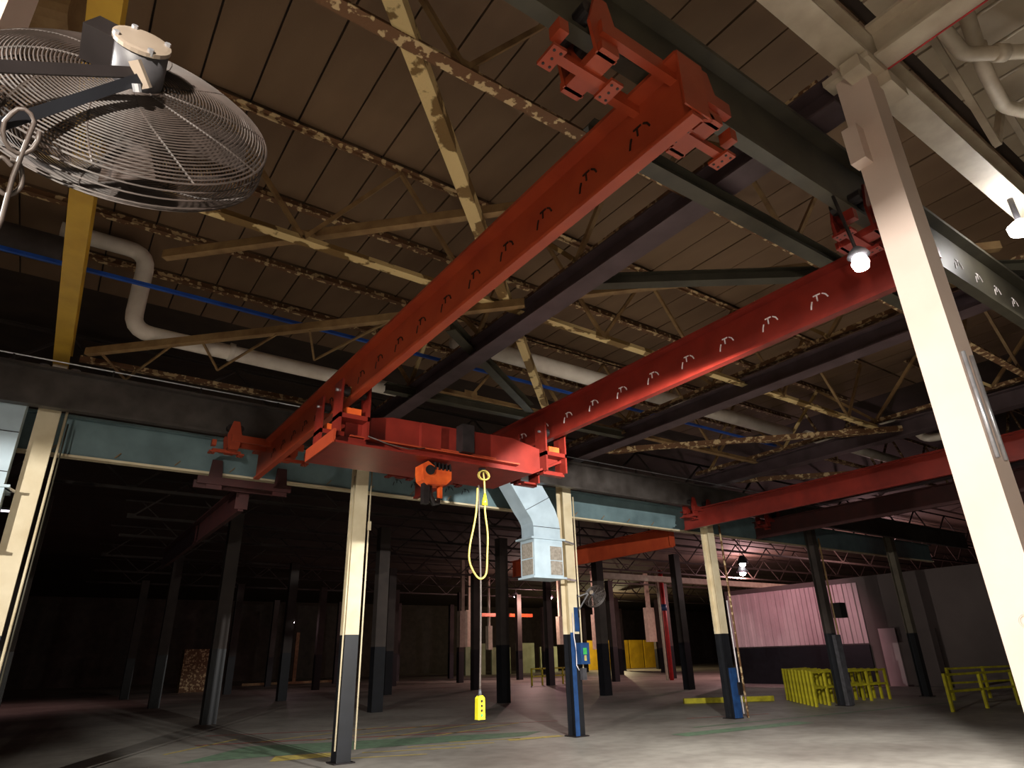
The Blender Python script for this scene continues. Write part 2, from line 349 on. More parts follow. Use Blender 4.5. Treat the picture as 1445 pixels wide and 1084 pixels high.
def truss_x(y, x0, x1, phase, label, zb=6.2, zt=7.86, half=1.2, mb_='rust', mw='tan', group=None, post=False, dm=None):
    t = thing('roof_truss', ((x0+x1)/2, y, zb), label, 'truss', group)
    MB().tee((x0, y, zb), (x1, y, zb), .13, .09).build('bottom_chord', mb_, t)
    MB().tee((x0, y, zt), (x1, y, zt), .14, -.06).build('top_chord', dm or 'rust', t)
    n0 = math.ceil((x0-phase)/half); x = phase+n0*half; k = n0; prev = None
    while x <= x1:
        p = V((x, y, zb+.05 if k % 2 == 0 else zt-.05))
        if prev is not None: MB().bar(prev, p, .05, .05, (0, 1, 0)).build('web_member', mw, t)
        if k % 2 == 0: MB().box(x-.14, x+.14, y-.008, y+.008, zb, zb+.16).build('gusset_plate', mw, t)
        prev = p; x += half; k += 1
    return t
truss_x(3.46, -3, 14.9, 2.05, 'rusty roof truss closest to the blue bar of the runway', mb_='rust', mw='tan')
truss_x(6.58, -3, 14.9, 1.68, 'roof truss with cream flaking lower chord over the middle of the crane', mb_='flake', mw='tan')
truss_x(9.82, 5.1, 14.9, 6.0, 'roof truss beside the bent white pipe', mb_='tan', mw='tan')
truss_x(5.9, 15.7, 31, 18.0, 'roof truss above the far orange girder', zb=6.4, mw='rust'); truss_x(9.0, 15.7, 31, 17.4, 'roof truss above the stacked guardrails', zb=6.4, mw='rust')
for y, nm in ((8.1, 'shallow peeling purlin behind the cream chorded truss'), (9.82, 'shallow peeling purlin above the blue bar and the bent pipe'), (11.2, 'shallow purlin above the inner edge of the long runway')):
    tag(MB().tee((-3, y, ZD-.14), (17, y, ZD-.14), .11, .10).build('purlin', 'rust'), nm, 'purlin')
# truss work standing on the roof beams, running with the girders
def truss_y(x, zb, label, phase=2.0):
    t = thing('ridge_truss', (x, 7, zb), label, 'truss')
    MB().tee((x, 1.9, zb), (x, 12.2, zb), .12, .09).build('bottom_chord', 'rust', t)
    prev = None
    for k in range(9):
        p = V((x, phase+1.22*k, zb+.06 if k % 2 == 0 else 7.75))
        if prev is not None: MB().bar(prev, p, .06, .06, (1, 0, 0)).build('web_member', 'tan' if k % 3 else 'flake', t)
        prev = p
truss_y(10.07, 6.42, 'rusty truss work standing on the dark purple beam by the heater column', 2.4)
truss_y(15.36, 6.48, 'rusty truss work standing on the dark beam over the far orange girder', 1.9)
truss_y(4.90, 6.34, 'rusty truss work standing on the purple beam between the girders', 2.9)
# 45 degree wind bracing at the level of the lower chords
def brace(p, q, wd, m, label, z=6.22):
    b = MB().ell((p[0], p[1], z), (q[0], q[1], z), wd, .014).build('diagonal_brace', m); return tag(b, label, 'brace', 'wind braces under the roof')
brace((.1, 2.05), (4.68, 6.63), .15, 'flake', 'broad diagonal brace with cream paint peeling off beside the long girder')
brace((5.12, 7.07), (9.85, 11.8), .13, 'flake', 'diagonal brace with peeling cream paint seen between the two girders')
def vbrace(x0, s, x1, label, m='tan', vs=True, z=6.10, dy=.45):
    """brace along x + y = s with hanging V struts"""
    t = thing('braced_strut', ((x0+x1)/2, s-(x0+x1)/2, z), label, 'brace', 'wind braces under the roof')
    MB().ell((x0, s-x0, z), (x1, s-x1, z), .10, .012).build('angle', m, t)
    if vs:
        n = max(2, int((x1-x0)/1.2)); st = (x1-x0)/n
        for i in range(n if dy < 1 else n-1):
            a = x0+st*(i+.15); b = x0+st*(i+.5); c = x0+st*(i+.85)
            MB().bar((a, s-a, z), (b, s-b+dy, z+.05), .03, .03).build('strut', m, t); MB().bar((b, s-b+dy, z+.05), (c, s-c, z), .03, .03).build('strut', m, t)
vbrace(-.2, 10.95, 4.7, 'tan angle brace running from the yellow beam seat to the long girder', dy=1.5)
vbrace(5.1, 11.35, 9.3, 'tan angle brace crossing above the second girder', vs=False, z=6.32)
vbrace(10.3, 21.4, 15.2, 'tan angle brace above the heater column bay', 'rust')
vbrace(.4, 8.6, 4.2, 'thin tan brace crossing under the deck beside the flaking brace', 'tan', vs=False, z=6.42)
vbrace(15.53, 27.0, 20.43, 'rusty angle brace high above the yellow guardrails', 'rust')
tag(MB().tee((-.3, 12.25, 6.42), (4.6, 12.25, 6.42), .12, .09).build('tie_chord', 'rust'), 'rusty tie chord above the long dark runway left of the trolley', 'beam')
def prop(p, q, w, m, label): tag(MB().ibeam(p, q, w, w, .012, .012).build('strut_beam', m), label, 'brace')
prop((4.2, 7.46, 6.2), (7.3, 9.66, 6.2), .16, 'olive', 'dark olive strut crossing the gap between the girders')
prop((4.3, 9.98, 6.12), (9.9, 9.75, 6.12), .16, 'olive', 'dark olive strut above the trolley, parallel to the runway')
prop((5.08, 5.33, 6.14), (9.8, 1.9, 6.14), .16, 'olive', 'dark grey strut passing above the middle of the second girder')
prop((3.1, 3.09, 5.83), (9.9, 3.06, 5.83), .16, 'olive', 'olive steel strut along the first rusty truss, right of the long girder')

# ---- white steel of the near hall
wb = thing('white_beam', (6, YN-.1, 6.22), 'white steel beam passing over the tall off-white column', 'beam')
MB().ibeam((-4, 1.53, 6.4), (17, 1.53, 6.4), .24, .36, .03, .02).build('beam', 'white', wb)
wb2 = thing('white_beam', (4.98, -1, 6.22), 'white steel beam meeting the tall off-white column end on', 'beam')
MB().ibeam((4.98, -5, 6.40), (4.98, 1.4, 6.40), .24, .36, .03, .02).build('beam', 'white', wb2); MB().tube([(5.07, -5, 6.20), (5.07, 1.4, 6.20)], .008, 6).build('red_line', 'farred', wb2)
t = thing('white_truss', (9, 1.4, 6.6), 'white truss work above the white beam right of the column', 'truss')
for i in range(5):
    x = 5.3+2.2*i
    MB().bar((x, 1.35, 6.6), (x+1.1, 1.35, 7.85), .07, .07, (0, 1, 0)).build('web_member', 'white', t); MB().bar((x+1.1, 1.35, 7.85), (x+2.2, 1.35, 6.6), .07, .07, (0, 1, 0)).build('web_member', 'white', t)
for i, y in enumerate((.55, -.4, -1.4, -2.5)):
    tag(MB().tee((4.0, y, 7.7), (18, y, 7.7), .09, .08).build('white_purlin', 'white'), 'white painted purlin under the white roof deck', 'purlin', 'white purlins of the near hall')
for i in range(9):
    x = 6.0+.55*i
    tag(MB().tube([(x, -1.6, 7.45), (x, 1.28, 7.45)], .018, 6).build('sprinkler_line', 'white', smooth=True), 'thin white pipe line under the white roof deck', 'pipe', 'thin white lines of the near hall')
def arc(c, a, b, r, n=5):
    """rounded corner between directions a and b at corner c"""
    c, a, b = V(c), V(a).normalized(), V(b).normalized(); out = []
    for i in range(n+1):
        tt = i/n; out.append(c+a*r*(1-tt)**2+b*r*tt**2)
    return out
def pipe(pts, r, rad, m, name, label, cat='pipe', couplings=(), group=None):
    pts = [V(p) for p in pts]; path = [pts[0]]
    for i in range(1, len(pts)-1): path += arc(pts[i], pts[i-1]-pts[i], pts[i+1]-pts[i], rad)
    path.append(pts[-1])
    t = thing(name, tuple(pts[0]), label, cat, group)
    MB().tube(path, r, 16).build('pipe_run', m, t, True)
    for p, q in couplings:
        p, q = V(p), V(q); MB().tube([p, q], r*1.22, 16).build('coupling', m, t, True)
    return t

# ================================================================== RUNWAY BEAMS
def mark(mb, o, a, n, s=1.0, part=0):
    """maker's stencil /T\ : o centre, a direction along the web, n outward normal"""
    o, a, n = V(o), V(a), V(n); z = V((0, 0, 1))
    def st(p, q, w=.014): mb.bar(o+a*p[0]*s+z*p[1]*s+n*.004, o+a*q[0]*s+z*q[1]*s+n*.004, .006, w*s, a.cross(V(n)) if False else z if abs((q[1]-p[1])) < abs((q[0]-p[0])) else a)
    if part == 0: st((-.035, .05), (.04, .05)); st((0, .05), (0, -.02))
    if part == 1: st((-.06, 0), (-.075, -.04)); st((-.075, -.04), (-.085, -.085))
    if part == 2: st((.06, .045), (.095, .02)); st((.095, .02), (.115, -.02))
    return mb
def runway(y, x0, x1, z0, z1, m, label, marks=(), mk='markwhite', flange=.11, mflange=None):
    t = thing('runway_beam', ((x0+x1)/2, y, z0), label, 'runway beam')
    MB().bar((x0, y, z1-.02), (x1, y, z1-.02), .26, .04).build('top_flange', m, t)
    wbm = MB().bar((x0, y, (z0+z1)/2), (x1, y, (z0+z1)/2), .03, z1-z0-.08).build('web', m, t)
    MB().bar((x0, y, z0+.02), (x1, y, z0+.02), flange, .04).build('bottom_flange', mflange or m, t)
    for (x, z) in marks:
        for k in range(3): mark(MB(), (x, y-.017, z), (1, 0, 0), (0, -1, 0), 1.0, k).build('stencil_mark', mk, wbm)
    return t
rn = runway(2.1, -4, 24, 5.24, 5.87, 'olive', 'dark olive runway beam with a blue bar on top at the close end of the girders', [(7.6+.52*i, 5.5) for i in range(5)])
rf = runway(11.4, -6, 31, 5.24, 5.86, 'runway', 'long dark runway beam in front of the column row', flange=.14)
MB().tube([(-6, 11.34, 5.98), (31, 11.34, 5.98)], .012, 6).build('hand_line', 'silver', rf); 
for i in range(14): MB().box(-5+1.3*i, -4.97+1.3*i, 11.33, 11.36, 5.86, 5.98).build('stanchion', 'dark', rf)
rt = runway(12.9, -6, 31, 4.90, 5.62, 'teal', 'pale teal runway beam behind the column row', [(5.95+.44*i, 5.24) for i in range(5)], 'markdark', flange=.16, mflange='cream')
for i in range(16): MB().bar((-.4+.95*i, 12.80, 4.97), (-.32+.95*i, 12.78, 5.06), .015, .015).build('clip', 'tan', rt)
tag(MB().bar((-4, 2.19, 5.93), (24, 2.19, 5.93), .05, .07).build('conductor_bar', 'bluebar'), 'blue conductor bar on top of the olive runway beam', 'conductor bar')
tag(MB().bar((-6, 9.35, 6.60), (15.2, 9.35, 6.60), .05, .05).build('conductor_bar', 'bluebar'), 'blue bar strung across in front of the bent white pipe', 'conductor bar')

# ================================================================== PIPES
pipe([(-.9, 10.4, 7.72), (.28, 10.4, 7.72), (.28, 10.4, 6.34), (4.7, 10.4, 6.30)], .125, .3, 'pipe', 'white_pipe', 'fat white wrapped pipe bending down past the mustard beam', couplings=[((1.7, 10.4, 6.335), (1.78, 10.4, 6.334))])
tag(MB().tube([(-6, 10.3, 7.3), (-.8, 10.3, 7.3)], .22, 16).build('grey_duct', 'runway', smooth=True), 'round grey duct left of the mustard beam', 'duct')
pipe([(5.1, 8.95, 6.85), (15.2, 8.95, 6.85)], .16, .3, 'pipe', 'white_pipe', 'straight fat white pipe passing behind the second girder')
pipe([(16.0, 8.9, 6.9), (22, 8.9, 6.9)], .14, .3, 'pipe', 'white_pipe', 'white pipe far along above the orange crane girder')
pipe([(4.9, .98, 7.4), (5.75, 1.14, 7.25), (6.35, 1.12, 6.95), (6.9, .76, 7.0), (8.6, -.3, 7.0)], .07, .09, 'white', 'white_pipe', 'white jointed pipe with elbows bending along the white roof', couplings=[((5.5, 1.09, 7.29), (5.62, 1.115, 7.27)), ((6.62, .94, 6.97), (6.72, .88, 6.98))])
pipe([(6.2, .95, 7.35), (6.85, 1.10, 7.05), (7.45, 1.17, 6.95), (7.8, 1.04, 6.95), (9.6, .3, 6.95)], .07, .09, 'white', 'white_pipe', 'lower white jointed pipe with elbows under the white roof', couplings=[((6.6, 1.04, 7.165), (6.7, 1.065, 7.12)), ((7.9, 1.0, 6.95), (8.0, .96, 6.95))])
pipe([(16.6, 7.2, 6.9), (17.6, 6.9, 6.9), (17.8, 6.85, 6.5), (17.8, 6.0, 6.45)], .10, .25, 'pipe', 'white_pipe', 'short bent white pipe high above the far orange girder')

tag(MB().tube([(-2.0, 6.1, 7.3), (-.82, 5.72, 7.2)], .24, 20).build('round_duct', 'tan', smooth=False), 'short round tan duct left of the mustard beam behind the fan', 'duct')
# ================================================================== OVERHEAD CRANES
ZT, ZB = 5.20, 4.70
def girder(parent, xc, y0, y1, m='orange', marks=None, mk='markdark', wt=.26, zt=ZT, zb=ZB):
    g = MB().bar((xc, y0, (zt+zb)/2), (xc, y1, (zt+zb)/2), .022, zt-zb-.06)
    g.bar((xc, y0, zt-.015), (xc, y1, zt-.015), wt, .03)
    g = g.build('girder', m, parent)
    MB().bar((xc, y0, zb+.02), (xc, y1, zb+.02), .095, .04).build('wheel_flange', m, parent)
    MB().box(xc-.12, xc+.12, y0-.012, y0, zb+.04, zt).build('end_plate', m, parent)
    if marks:
        for k in range(3):
            src = None
            for yy in marks:
                if src is None: c = src = mark(MB(), (0, 0, 0), (0, -1, 0), (-1, 0, 0), 1.0, k).build('stencil_mark', mk, g, local=True)
                else: c = src.copy(); COL.objects.link(c); c.parent = g
                c.location = V((xc-.013, yy, zb+.245))-OFF[g]
    return g
def end_truck(parent, xc, yc, m='red', rl=.92, rr=.66):
    """carriage hung from the runway flange: two rails on top of the girder, yokes with wheels, bolted plates"""
    e = MB()
    for sy in (-1, 1): e.box(xc-rl+.25, xc+rr-.1, yc+sy*.17-.03, yc+sy*.17+.03, 5.10, 5.215)
    e = e.build('end_truck', m, parent)
    for sx, rr_ in ((-1, rl), (1, rr)):
        x = xc+sx*(rr_-.30)
        y_ = MB().box(x-.07, x+.07, yc-.20, yc+.20, 4.95, 5.02)
        for sy in (-1, 1):
            y_.prism([(x-.08, 4.95), (x+.08, 4.95), (x+.12, 5.2), (x+.05, 5.46), (x-.05, 5.46), (x-.12, 5.2)], 'y', yc+sy*.155-.012, yc+sy*.155+.012)
        y_.build('yoke', m, e)
        for sy in (-1, 1):
            for dx in (-.08, .08): MB().tube([(x+dx, yc+sy*.035, 5.345), (x+dx, yc+sy*.14, 5.345)], .06, 16).build('wheel', 'dark', e)
        for xp in (xc+sx*rr_, xc+sx*(rr_-.46)):
            MB().box(xp-.05, xp+.05, yc-.085, yc+.085, 4.90, 4.925).build('bolted_plate', m, e)
            for hx, hy in ((-.025, -.055), (.025, -.055), (0, 0), (-.025, .055), (.025, .055)): MB().tube([(xp+hx, yc+hy, 4.896), (xp+hx, yc+hy, 4.905)], .010, 8).build('bolt_hole', 'markdark', e)
        MB().bar((xc+sx*rr_, yc, 4.95), (xc+sx*(rr_-.46), yc, 4.95), .06, .05).build('plate_stem', m, e)
        MB().box(xc+sx*rr_-.035, xc+sx*rr_+.035, yc-.13, yc-.03, 5.0, 5.1).build('guide_roller', m, e)
    MB().prism([(xc+.14, 4.85), (xc+.34, 4.95), (xc+.34, 4.98), (xc+.14, 5.05)], 'y', yc-.2, yc-.17).build('gusset', m, e)
X1, X2 = 2.77, 6.0
crane = thing('overhead_crane', (4.4, 7, ZB), 'orange-red double girder crane carrying the hoist trolley', 'crane')
girder(crane, X1, 1.80, 12.05, 'orange', [2.28+.545*i for i in range(17)], 'markdark')
girder(crane, X2, 1.80, 12.05, 'red', [2.9+.585*i for i in range(14)], 'markwhite')
for x in (X1, X2):
    for yc in (2.1, 11.4): end_truck(crane, x, yc, 'red' if x == X2 else 'orange')
MB().box(2.735, 2.757, 7.5, 7.62, 4.78, 4.9).build('yellow_tag', 'yline', crane)

t = thing('hanging_floodlight', (4.96, 1.99, 4.43), 'glaring floodlight hung from the olive runway beside the tall off-white column', 'floodlight')
MB().tube([(4.96, 1.99, 4.60), (4.96, 2.06, 5.24)], .015, 8).build('stem', 'dark', t)
MB().tube([(4.96, 1.99, 4.58), (4.96, 1.99, 4.62), (4.96, 1.99, 4.66)], [.09, .07, .03], 16).build('reflector', 'motor', t, True)
MB().tube([(4.96, 1.99, 4.44), (4.96, 1.99, 4.46), (4.96, 1.99, 4.51), (4.96, 1.99, 4.56), (4.96, 1.99, 4.58)], [.02, .055, .07, .055, .04], 16).build('bulb', 'lampglass', t, True)
crane2 = thing('overhead_crane', (15.8, 7, ZB), 'orange crane girders far along the bay behind the tall off-white column', 'crane')
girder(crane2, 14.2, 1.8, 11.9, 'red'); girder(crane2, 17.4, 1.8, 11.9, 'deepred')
for x in (14.2, 17.4): end_truck(crane2, x, 11.4, 'red', .6, .6)
crane3 = thing('overhead_crane', (15.65, 18, ZB), 'orange crane girder in the next bay, its end behind the heater column', 'crane')
girder(crane3, 15.65, 13.7, 22.3, 'orange', wt=.3, zt=5.22, zb=4.6)
for yy in (14.6, 18, 21.6): MB().tube([(15.65, yy, 5.22), (15.65, yy, 6.4)], .025, 8).build('hanger', 'dark', crane3)
crane4 = thing('overhead_crane', (2.9, 18, 4.4), 'dark red crane girder in the unlit next bay, in line with the long girder', 'crane')
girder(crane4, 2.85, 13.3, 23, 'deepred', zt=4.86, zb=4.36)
for sy in (-1, 1): MB().box(1.9, 3.6, 12.9+sy*.19-.035, 12.9+sy*.19+.035, 4.68, 4.82).build('end_truck', 'deepred', crane4)
for x in (2.2, 3.4): MB().prism([(x-.14, 4.6), (x+.14, 4.6), (x+.09, 5.15), (x-.09, 5.15)], 'y', 12.71, 12.74).build('yoke', 'deepred', crane4)

# ---- hoist trolley under the two girders
tr = thing('hoist_trolley', (4.2, 7.8, 4.05), 'dark red hoist trolley slung between the two crane girders', 'trolley')
MB().box(2.52, 5.5, 7.28, 8.32, 4.05, 4.08).build('bottom_plate', 'red', tr)
MB().prism([(5.5, 4.05), (6.2, 4.36), (6.2, 4.40), (5.5, 4.08)], 'y', 7.42, 8.2).build('nose_plate', 'red', tr)
MB().box(2.50, 2.53, 7.28, 8.32, 4.05, 4.22).build('end_channel', 'orange', tr)
for y in (7.5, 8.12):
    MB().prism([(2.72, 4.08), (6.1, 4.36), (6.1, 4.42), (5.2, 4.58), (3.6, 4.58), (3.2, 4.60), (2.9, 4.46), (2.72, 4.40)] if False else [(2.72, 4.08), (5.5, 4.08), (6.15, 4.38), (6.15, 4.46), (5.3, 4.62), (3.35, 4.58), (2.95, 4.50), (2.72, 4.42)], 'y', y-.015, y+.015).build('side_plate', 'red', tr)
MB().box(2.75, 5.35, 7.38, 7.50, 4.19, 4.21).build('ledge', 'orange', tr)
MB().box(4.05, 4.95, 7.40, 7.49, 4.22, 4.24).build('ledge', 'orange', tr)
MB().box(3.75, 4.05, 7.40, 7.48, 4.22, 4.56).build('hoist_motor', 'red', tr)
MB().box(4.33, 4.52, 7.30, 7.48, 4.22, 4.62).build('resistor_box', 'dark', tr)
MB().tube([(3.3, 7.8, 4.42), (5.1, 7.8, 4.42)], .17, 20).build('rope_drum', 'red', tr, True)
for xg in (X1, X2):
    for y in (7.45, 8.15):
        b = MB().box(xg-.20, xg-.17, y-.13, y+.13, 4.16, 4.92).box(xg+.17, xg+.20, y-.13, y+.13, 4.16, 4.92).box(xg-.20, xg+.20, y-.13, y+.13, 4.40, 4.46).box(xg-.2, xg+.2, y-.05, y+.05, 4.12, 4.18)
        b = b.build('wheel_bracket', 'red', tr)
        for sx in (-1, 1):
            MB().tube([(xg+sx*.06, y, 4.80), (xg+sx*.17, y, 4.80)], .07, 16).build('wheel', 'dark', b)
            MB().tube([(xg+sx*.17, y, 4.80), (xg+sx*.23, y, 4.80)], .02, 8).build('axle_nut', 'silver', b)
        MB().box(xg-.10, xg+.10, y-.08, y+.08, 4.47, 4.56).build('drive_motor', 'hook', b)
MB().tube([(2.95, 7.3, 4.2), (3.2, 7.24, 4.12), (3.5, 7.24, 4.10), (3.75, 7.3, 4.17)], .008, 6).build('loose_wire', 'wire', tr, True)
# ---- hook block
hk = thing('hook_block', (3.98, 7.5, 3.48), 'bright orange hook block hanging below the trolley', 'hook')
HS = .937
def hp(m): return m.xf(Matrix(((HS, 0, 0, 0), (0, HS, 0, 0), (0, 0, HS, 1.6-1.6*HS), (0, 0, 0, 1))))
bl = hp(MB().prism([(4.02, 4.02), (4.04, 3.92), (4.12, 3.86), (4.40, 3.88), (4.48, 3.96), (4.48, 4.10), (4.30, 4.10), (4.18, 4.14), (4.10, 4.19), (4.02, 4.14)], 'y', 7.86, 8.1)).build('block_housing', 'hook', hk)
for i in range(5): hp(MB().prism([(4.20+.06*i, 4.08), (4.235+.06*i, 4.08), (4.2175+.06*i, 4.19)], 'y', 7.85, 8.11)).build('guard_tooth', 'dark', bl)
hp(MB().tube([(4.13, 7.84, 4.06), (4.13, 8.12, 4.06)], .07, 20)).build('sheave', 'dark', hk)
hp(MB().box(4.08, 4.17, 7.93, 8.03, 3.60, 3.90)).build('hook_shank', 'dark', hk); hp(MB().box(4.33, 4.38, 7.94, 8.02, 3.70, 3.90)).build('hook_shank', 'hook', hk)
hp(MB().tube([(4.2, 7.98, 3.88), (4.2, 7.98, 3.72), (4.27, 7.98, 3.62), (4.33, 7.98, 3.64), (4.36, 7.98, 3.74)], [.03, .045, .045, .04, .015], 10)).build('hook', 'dark', hk, True)
for x in (3.94, 4.05): MB().tube([(x, 7.48, 3.95), (x, 7.48, 4.048)], .012, 6).build('wire_rope', 'dark', hk)
# ---- pendant
pd = thing('pendant_control', (4.66, 7.4, .91), 'yellow push-button pendant hanging on a long cord', 'pendant')
def smooth_path(pts, n=6):
    pts = [V(p) for p in pts]; out = []
    for i in range(len(pts)-1):
        p0 = pts[max(i-1, 0)]; p1 = pts[i]; p2 = pts[i+1]; p3 = pts[min(i+2, len(pts)-1)]
        for k in range(n):
            t = k/n; out.append(.5*((2*p1)+(p2-p0)*t+(2*p0-5*p1+4*p2-p3)*t*t+(3*p1-p0-3*p2+p3)*t**3))
    return out+[pts[-1]]
hp(MB().tube(smooth_path([(4.96, 7.9, 3.95), (4.97, 7.9, 3.4), (4.99, 7.9, 2.6), (4.985, 7.9, 1.9), (4.97, 7.9, 1.2)]), .014, 8)).build('cord', 'wire', pd, True)
hp(MB().tube(smooth_path([(4.93, 7.88, 3.9), (4.90, 7.88, 3.5), (4.80, 7.88, 3.05), (4.80, 7.88, 2.83), (4.90, 7.88, 2.66), (4.99, 7.88, 2.62), (5.07, 7.88, 2.70), (5.09, 7.88, 2.95), (5.10, 7.88, 3.25), (5.06, 7.88, 3.55), (5.06, 7.88, 3.7), (5.05, 7.88, 4.0), (5.03, 7.88, 4.15)]), .014, 8)).build('cord_loop', 'ycord', pd, True)
hp(MB().tube([(5.03+.09*math.cos(i*.52), 7.86+.02*math.sin(i*.3), 4.10+.07*math.sin(i*.52)) for i in range(37)], .011, 6)).build('cord_coil', 'ycord', pd, True)
hp(MB().tube([(5.055, 7.88, 3.66), (5.055, 7.88, 3.72), (5.06, 7.88, 3.84)], [.045, .04, .014], 10)).build('plug', 'ybox', pd, True)
bx = hp(MB().prism([(4.915, .87), (5.025, .87), (5.02, 1.12), (4.99, 1.15), (4.95, 1.15), (4.92, 1.12)], 'y', 7.86, 7.94)).build('button_box', 'ybox', pd)
for i in range(4): hp(MB().tube([(4.97, 7.85, .92+.055*i), (4.97, 7.862, .92+.055*i)], .016, 10)).build('push_button', 'stick' if i == 0 else 'markdark', bx)
hp(MB().tube([(4.97, 7.9, 1.14), (4.97, 7.9, 1.22)], [.03, .018], 8)).build('cord_grip', 'motor', pd, True)
MB().box(4.66, 4.74, 7.36, 7.42, 4.0, 4.048).build('hanger_bracket', 'dark', pd)

# ================================================================== LARGE CAGED FAN
def make_fan(name, C, n, up, R, label, big=True, nring=36):
    """C centre, n axis towards the motor, up = a direction used to turn the fan"""
    n = V(n).normalized(); a = (V(up)-n*V(up).dot(n)).normalized(); b = n.cross(a)
    MX = Matrix(((a.x, b.x, n.x, C[0]), (a.y, b.y, n.y, C[1]), (a.z, b.z, n.z, C[2]), (0, 0, 0, 1)))
    f = thing(name, C, label, 'fan')
    W = lambda m: m.xf(MX)
    wr_ = .0021 if big else .006; seg_ = 64 if big else 32
    def ring(mb, r, z): mb.tube([(r*math.cos(2*math.pi*i/seg_), r*math.sin(2*math.pi*i/seg_), z) for i in range(seg_)], wr_, 4, closed=True)
    def prof(t, s): return (R*(.16+.84*t), s*R*(.12+.20*(1-t**3)))
    for s_, nm in ((1, 'back_guard'), (-1, 'front_guard')):
        g = MB()
        for k in range(nring):
            t = k/(nring-1); r, z = prof(t, s_); ring(g, r, z)
        if s_ == 1:
            for k in range(4): ring(g, R*1.005, R*(.12-.07*k))
        for k in range(10 if big else 8):
            th = 2*math.pi*k/(10 if big else 8)
            g.tube([((R*(.16+.84*t))*math.cos(th+.5*t), (R*(.16+.84*t))*math.sin(th+.5*t), prof(t, s_)[1]) for t in [i/8 for i in range(9)]], wr_*1.2, 4)
        W(g).build(nm, 'guard', f)
    for k in range(4):
        th = math.pi/2*k+.4; bl = MB(); pts = []
        for r in (.15, .45, .88):
            for s_ in (-1, 1):
                w_ = R*(.16+.16*r); ang = th+s_*w_/(R*max(r, .3))*.55; pts.append((R*r*math.cos(ang), R*r*math.sin(ang), s_*R*.07))
        tk = [(x, y, z-.004) for x, y, z in pts]
        bl.add(pts+tk, [(0, 1, 3, 2), (2, 3, 5, 4), (8, 9, 7, 6), (10, 11, 9, 8), (0, 2, 8, 6), (2, 4, 10, 8), (1, 7, 9, 3), (3, 9, 11, 5), (4, 5, 11, 10), (0, 6, 7, 1)])
        W(bl).build('blade', 'blade', f)
    zb_ = R*.30
    W(MB().tube([(0, 0, -R*.1), (0, 0, zb_)], R*.14, 16)).build('hub', 'motor', f, True)
    mo = W(MB().tube([(0, 0, zb_-.02), (0, 0, zb_+.02), (0, 0, R*.60)], [R*.17, R*.18, R*.18], 24)).build('motor', 'motor', f, True)
    cp = W(MB().tube([(0, 0, R*.60), (0, 0, R*.63), (0, 0, R*.635)], [R*.19, R*.19, R*.165], 24)).build('end_cap', 'cap', mo)
    for k in range(4):
        th = math.pi/2*k+.7; W(MB().tube([(R*.17*math.cos(th), R*.17*math.sin(th), R*.61), (R*.17*math.cos(th), R*.17*math.sin(th), R*.655)], R*.022, 6)).build('cap_screw', 'silver', mo)
    W(MB().box(R*.12, R*.34, -R*.12, R*.12, R*.34, R*.60)).build('terminal_box', 'dark', mo) if big else None
    return f, MX
ray_t = lambda px, py, t: CAM+(r_*(px-722.5)/F-u_*(py-542)/F+fwd).normalized()*t
Cf = ray_t(182, 168, 1.72)
vd = (CAM-Cf).normalized(); iu = (u_*.985+r_*.17); iu = (iu-vd*iu.dot(vd)).normalized()
ang = math.radians(63)
nf = vd*math.cos(ang)+iu*math.sin(ang)
side = nf.cross(vd).normalized()
fan, FM = make_fan('caged_fan', tuple(Cf), nf, -r_, .278, 'large dusty caged fan bracketed to the off-white column')
def fl_(a, b, c): return FM @ V((a, b, c))
R = .278
p_m = fl_(R*.02, R*.0, R*.45)
hand = ray_t(193, 105, 1.55)
MB().bar(ray_t(-40, 92, 1.45), ray_t(196, 103, 1.58), .010, .020, tuple(u_)).build('bracket_arm', 'dark', fan)
MB().bar(ray_t(-60, 196, 1.40), ray_t(196, 112, 1.57), .010, .020, tuple(u_)).build('bracket_arm', 'black', fan)
MB().bar(ray_t(-41, 92, 1.45), V((-.42, 1.48, 2.72)), .02, .04).build('bracket_arm', 'dark', fan); MB().bar(ray_t(-60, 196, 1.40), V((-.42, 1.48, 2.52)), .02, .04).build('bracket_arm', 'dark', fan)
MB().bar(ray_t(190, 85, 1.57), ray_t(206, 125, 1.57), .012, .02, tuple(r_)).build('bracket_lug', 'cap', fan)
MB().tube([ray_t(192, 118, 1.55), ray_t(194, 130, 1.55)], .008, 8).build('bracket_bolt', 'silver', fan)
cord = [(30+26*math.cos(a)*(1 if a < 4 else .8), 185+32*math.sin(a)) for a in [i*.45 for i in range(14)]]
MB().tube([ray_t(x, y, 1.42) for x, y in cord]+[ray_t(18, 250, 1.42), ray_t(2, 310, 1.42), ray_t(-30, 380, 1.42)], .004, 6).build('hanging_cord', 'wire', fan, True)
MB().tube(smooth_path([ray_t(18, 235, 1.43), ray_t(0, 222, 1.43), ray_t(-12, 250, 1.43), ray_t(8, 275, 1.43), ray_t(30, 262, 1.43), ray_t(28, 232, 1.43), ray_t(14, 225, 1.43)]), .004, 6).build('hanging_cord', 'wire', fan, True)
# small fan on the blue column
sf, SM = make_fan('column_fan', (10.58, 11.78, 2.86), (-.75, -.25, .45), (0, 0, 1), .27, 'small grey caged fan mounted on the blue footed column', False, 9)
MB().bar((10.2, 11.95, 2.55), (10.42, 11.82, 2.92), .03, .03).build('bracket_arm', 'dark', sf); MB().bar((10.2, 11.95, 2.9), (10.2, 11.95, 2.4), .03, .03).build('bracket_arm', 'dark', sf)
MB().bar((10.2, 11.95, 2.85), (10.40, 11.82, 2.93), .03, .03).build('bracket_arm', 'dark', sf)

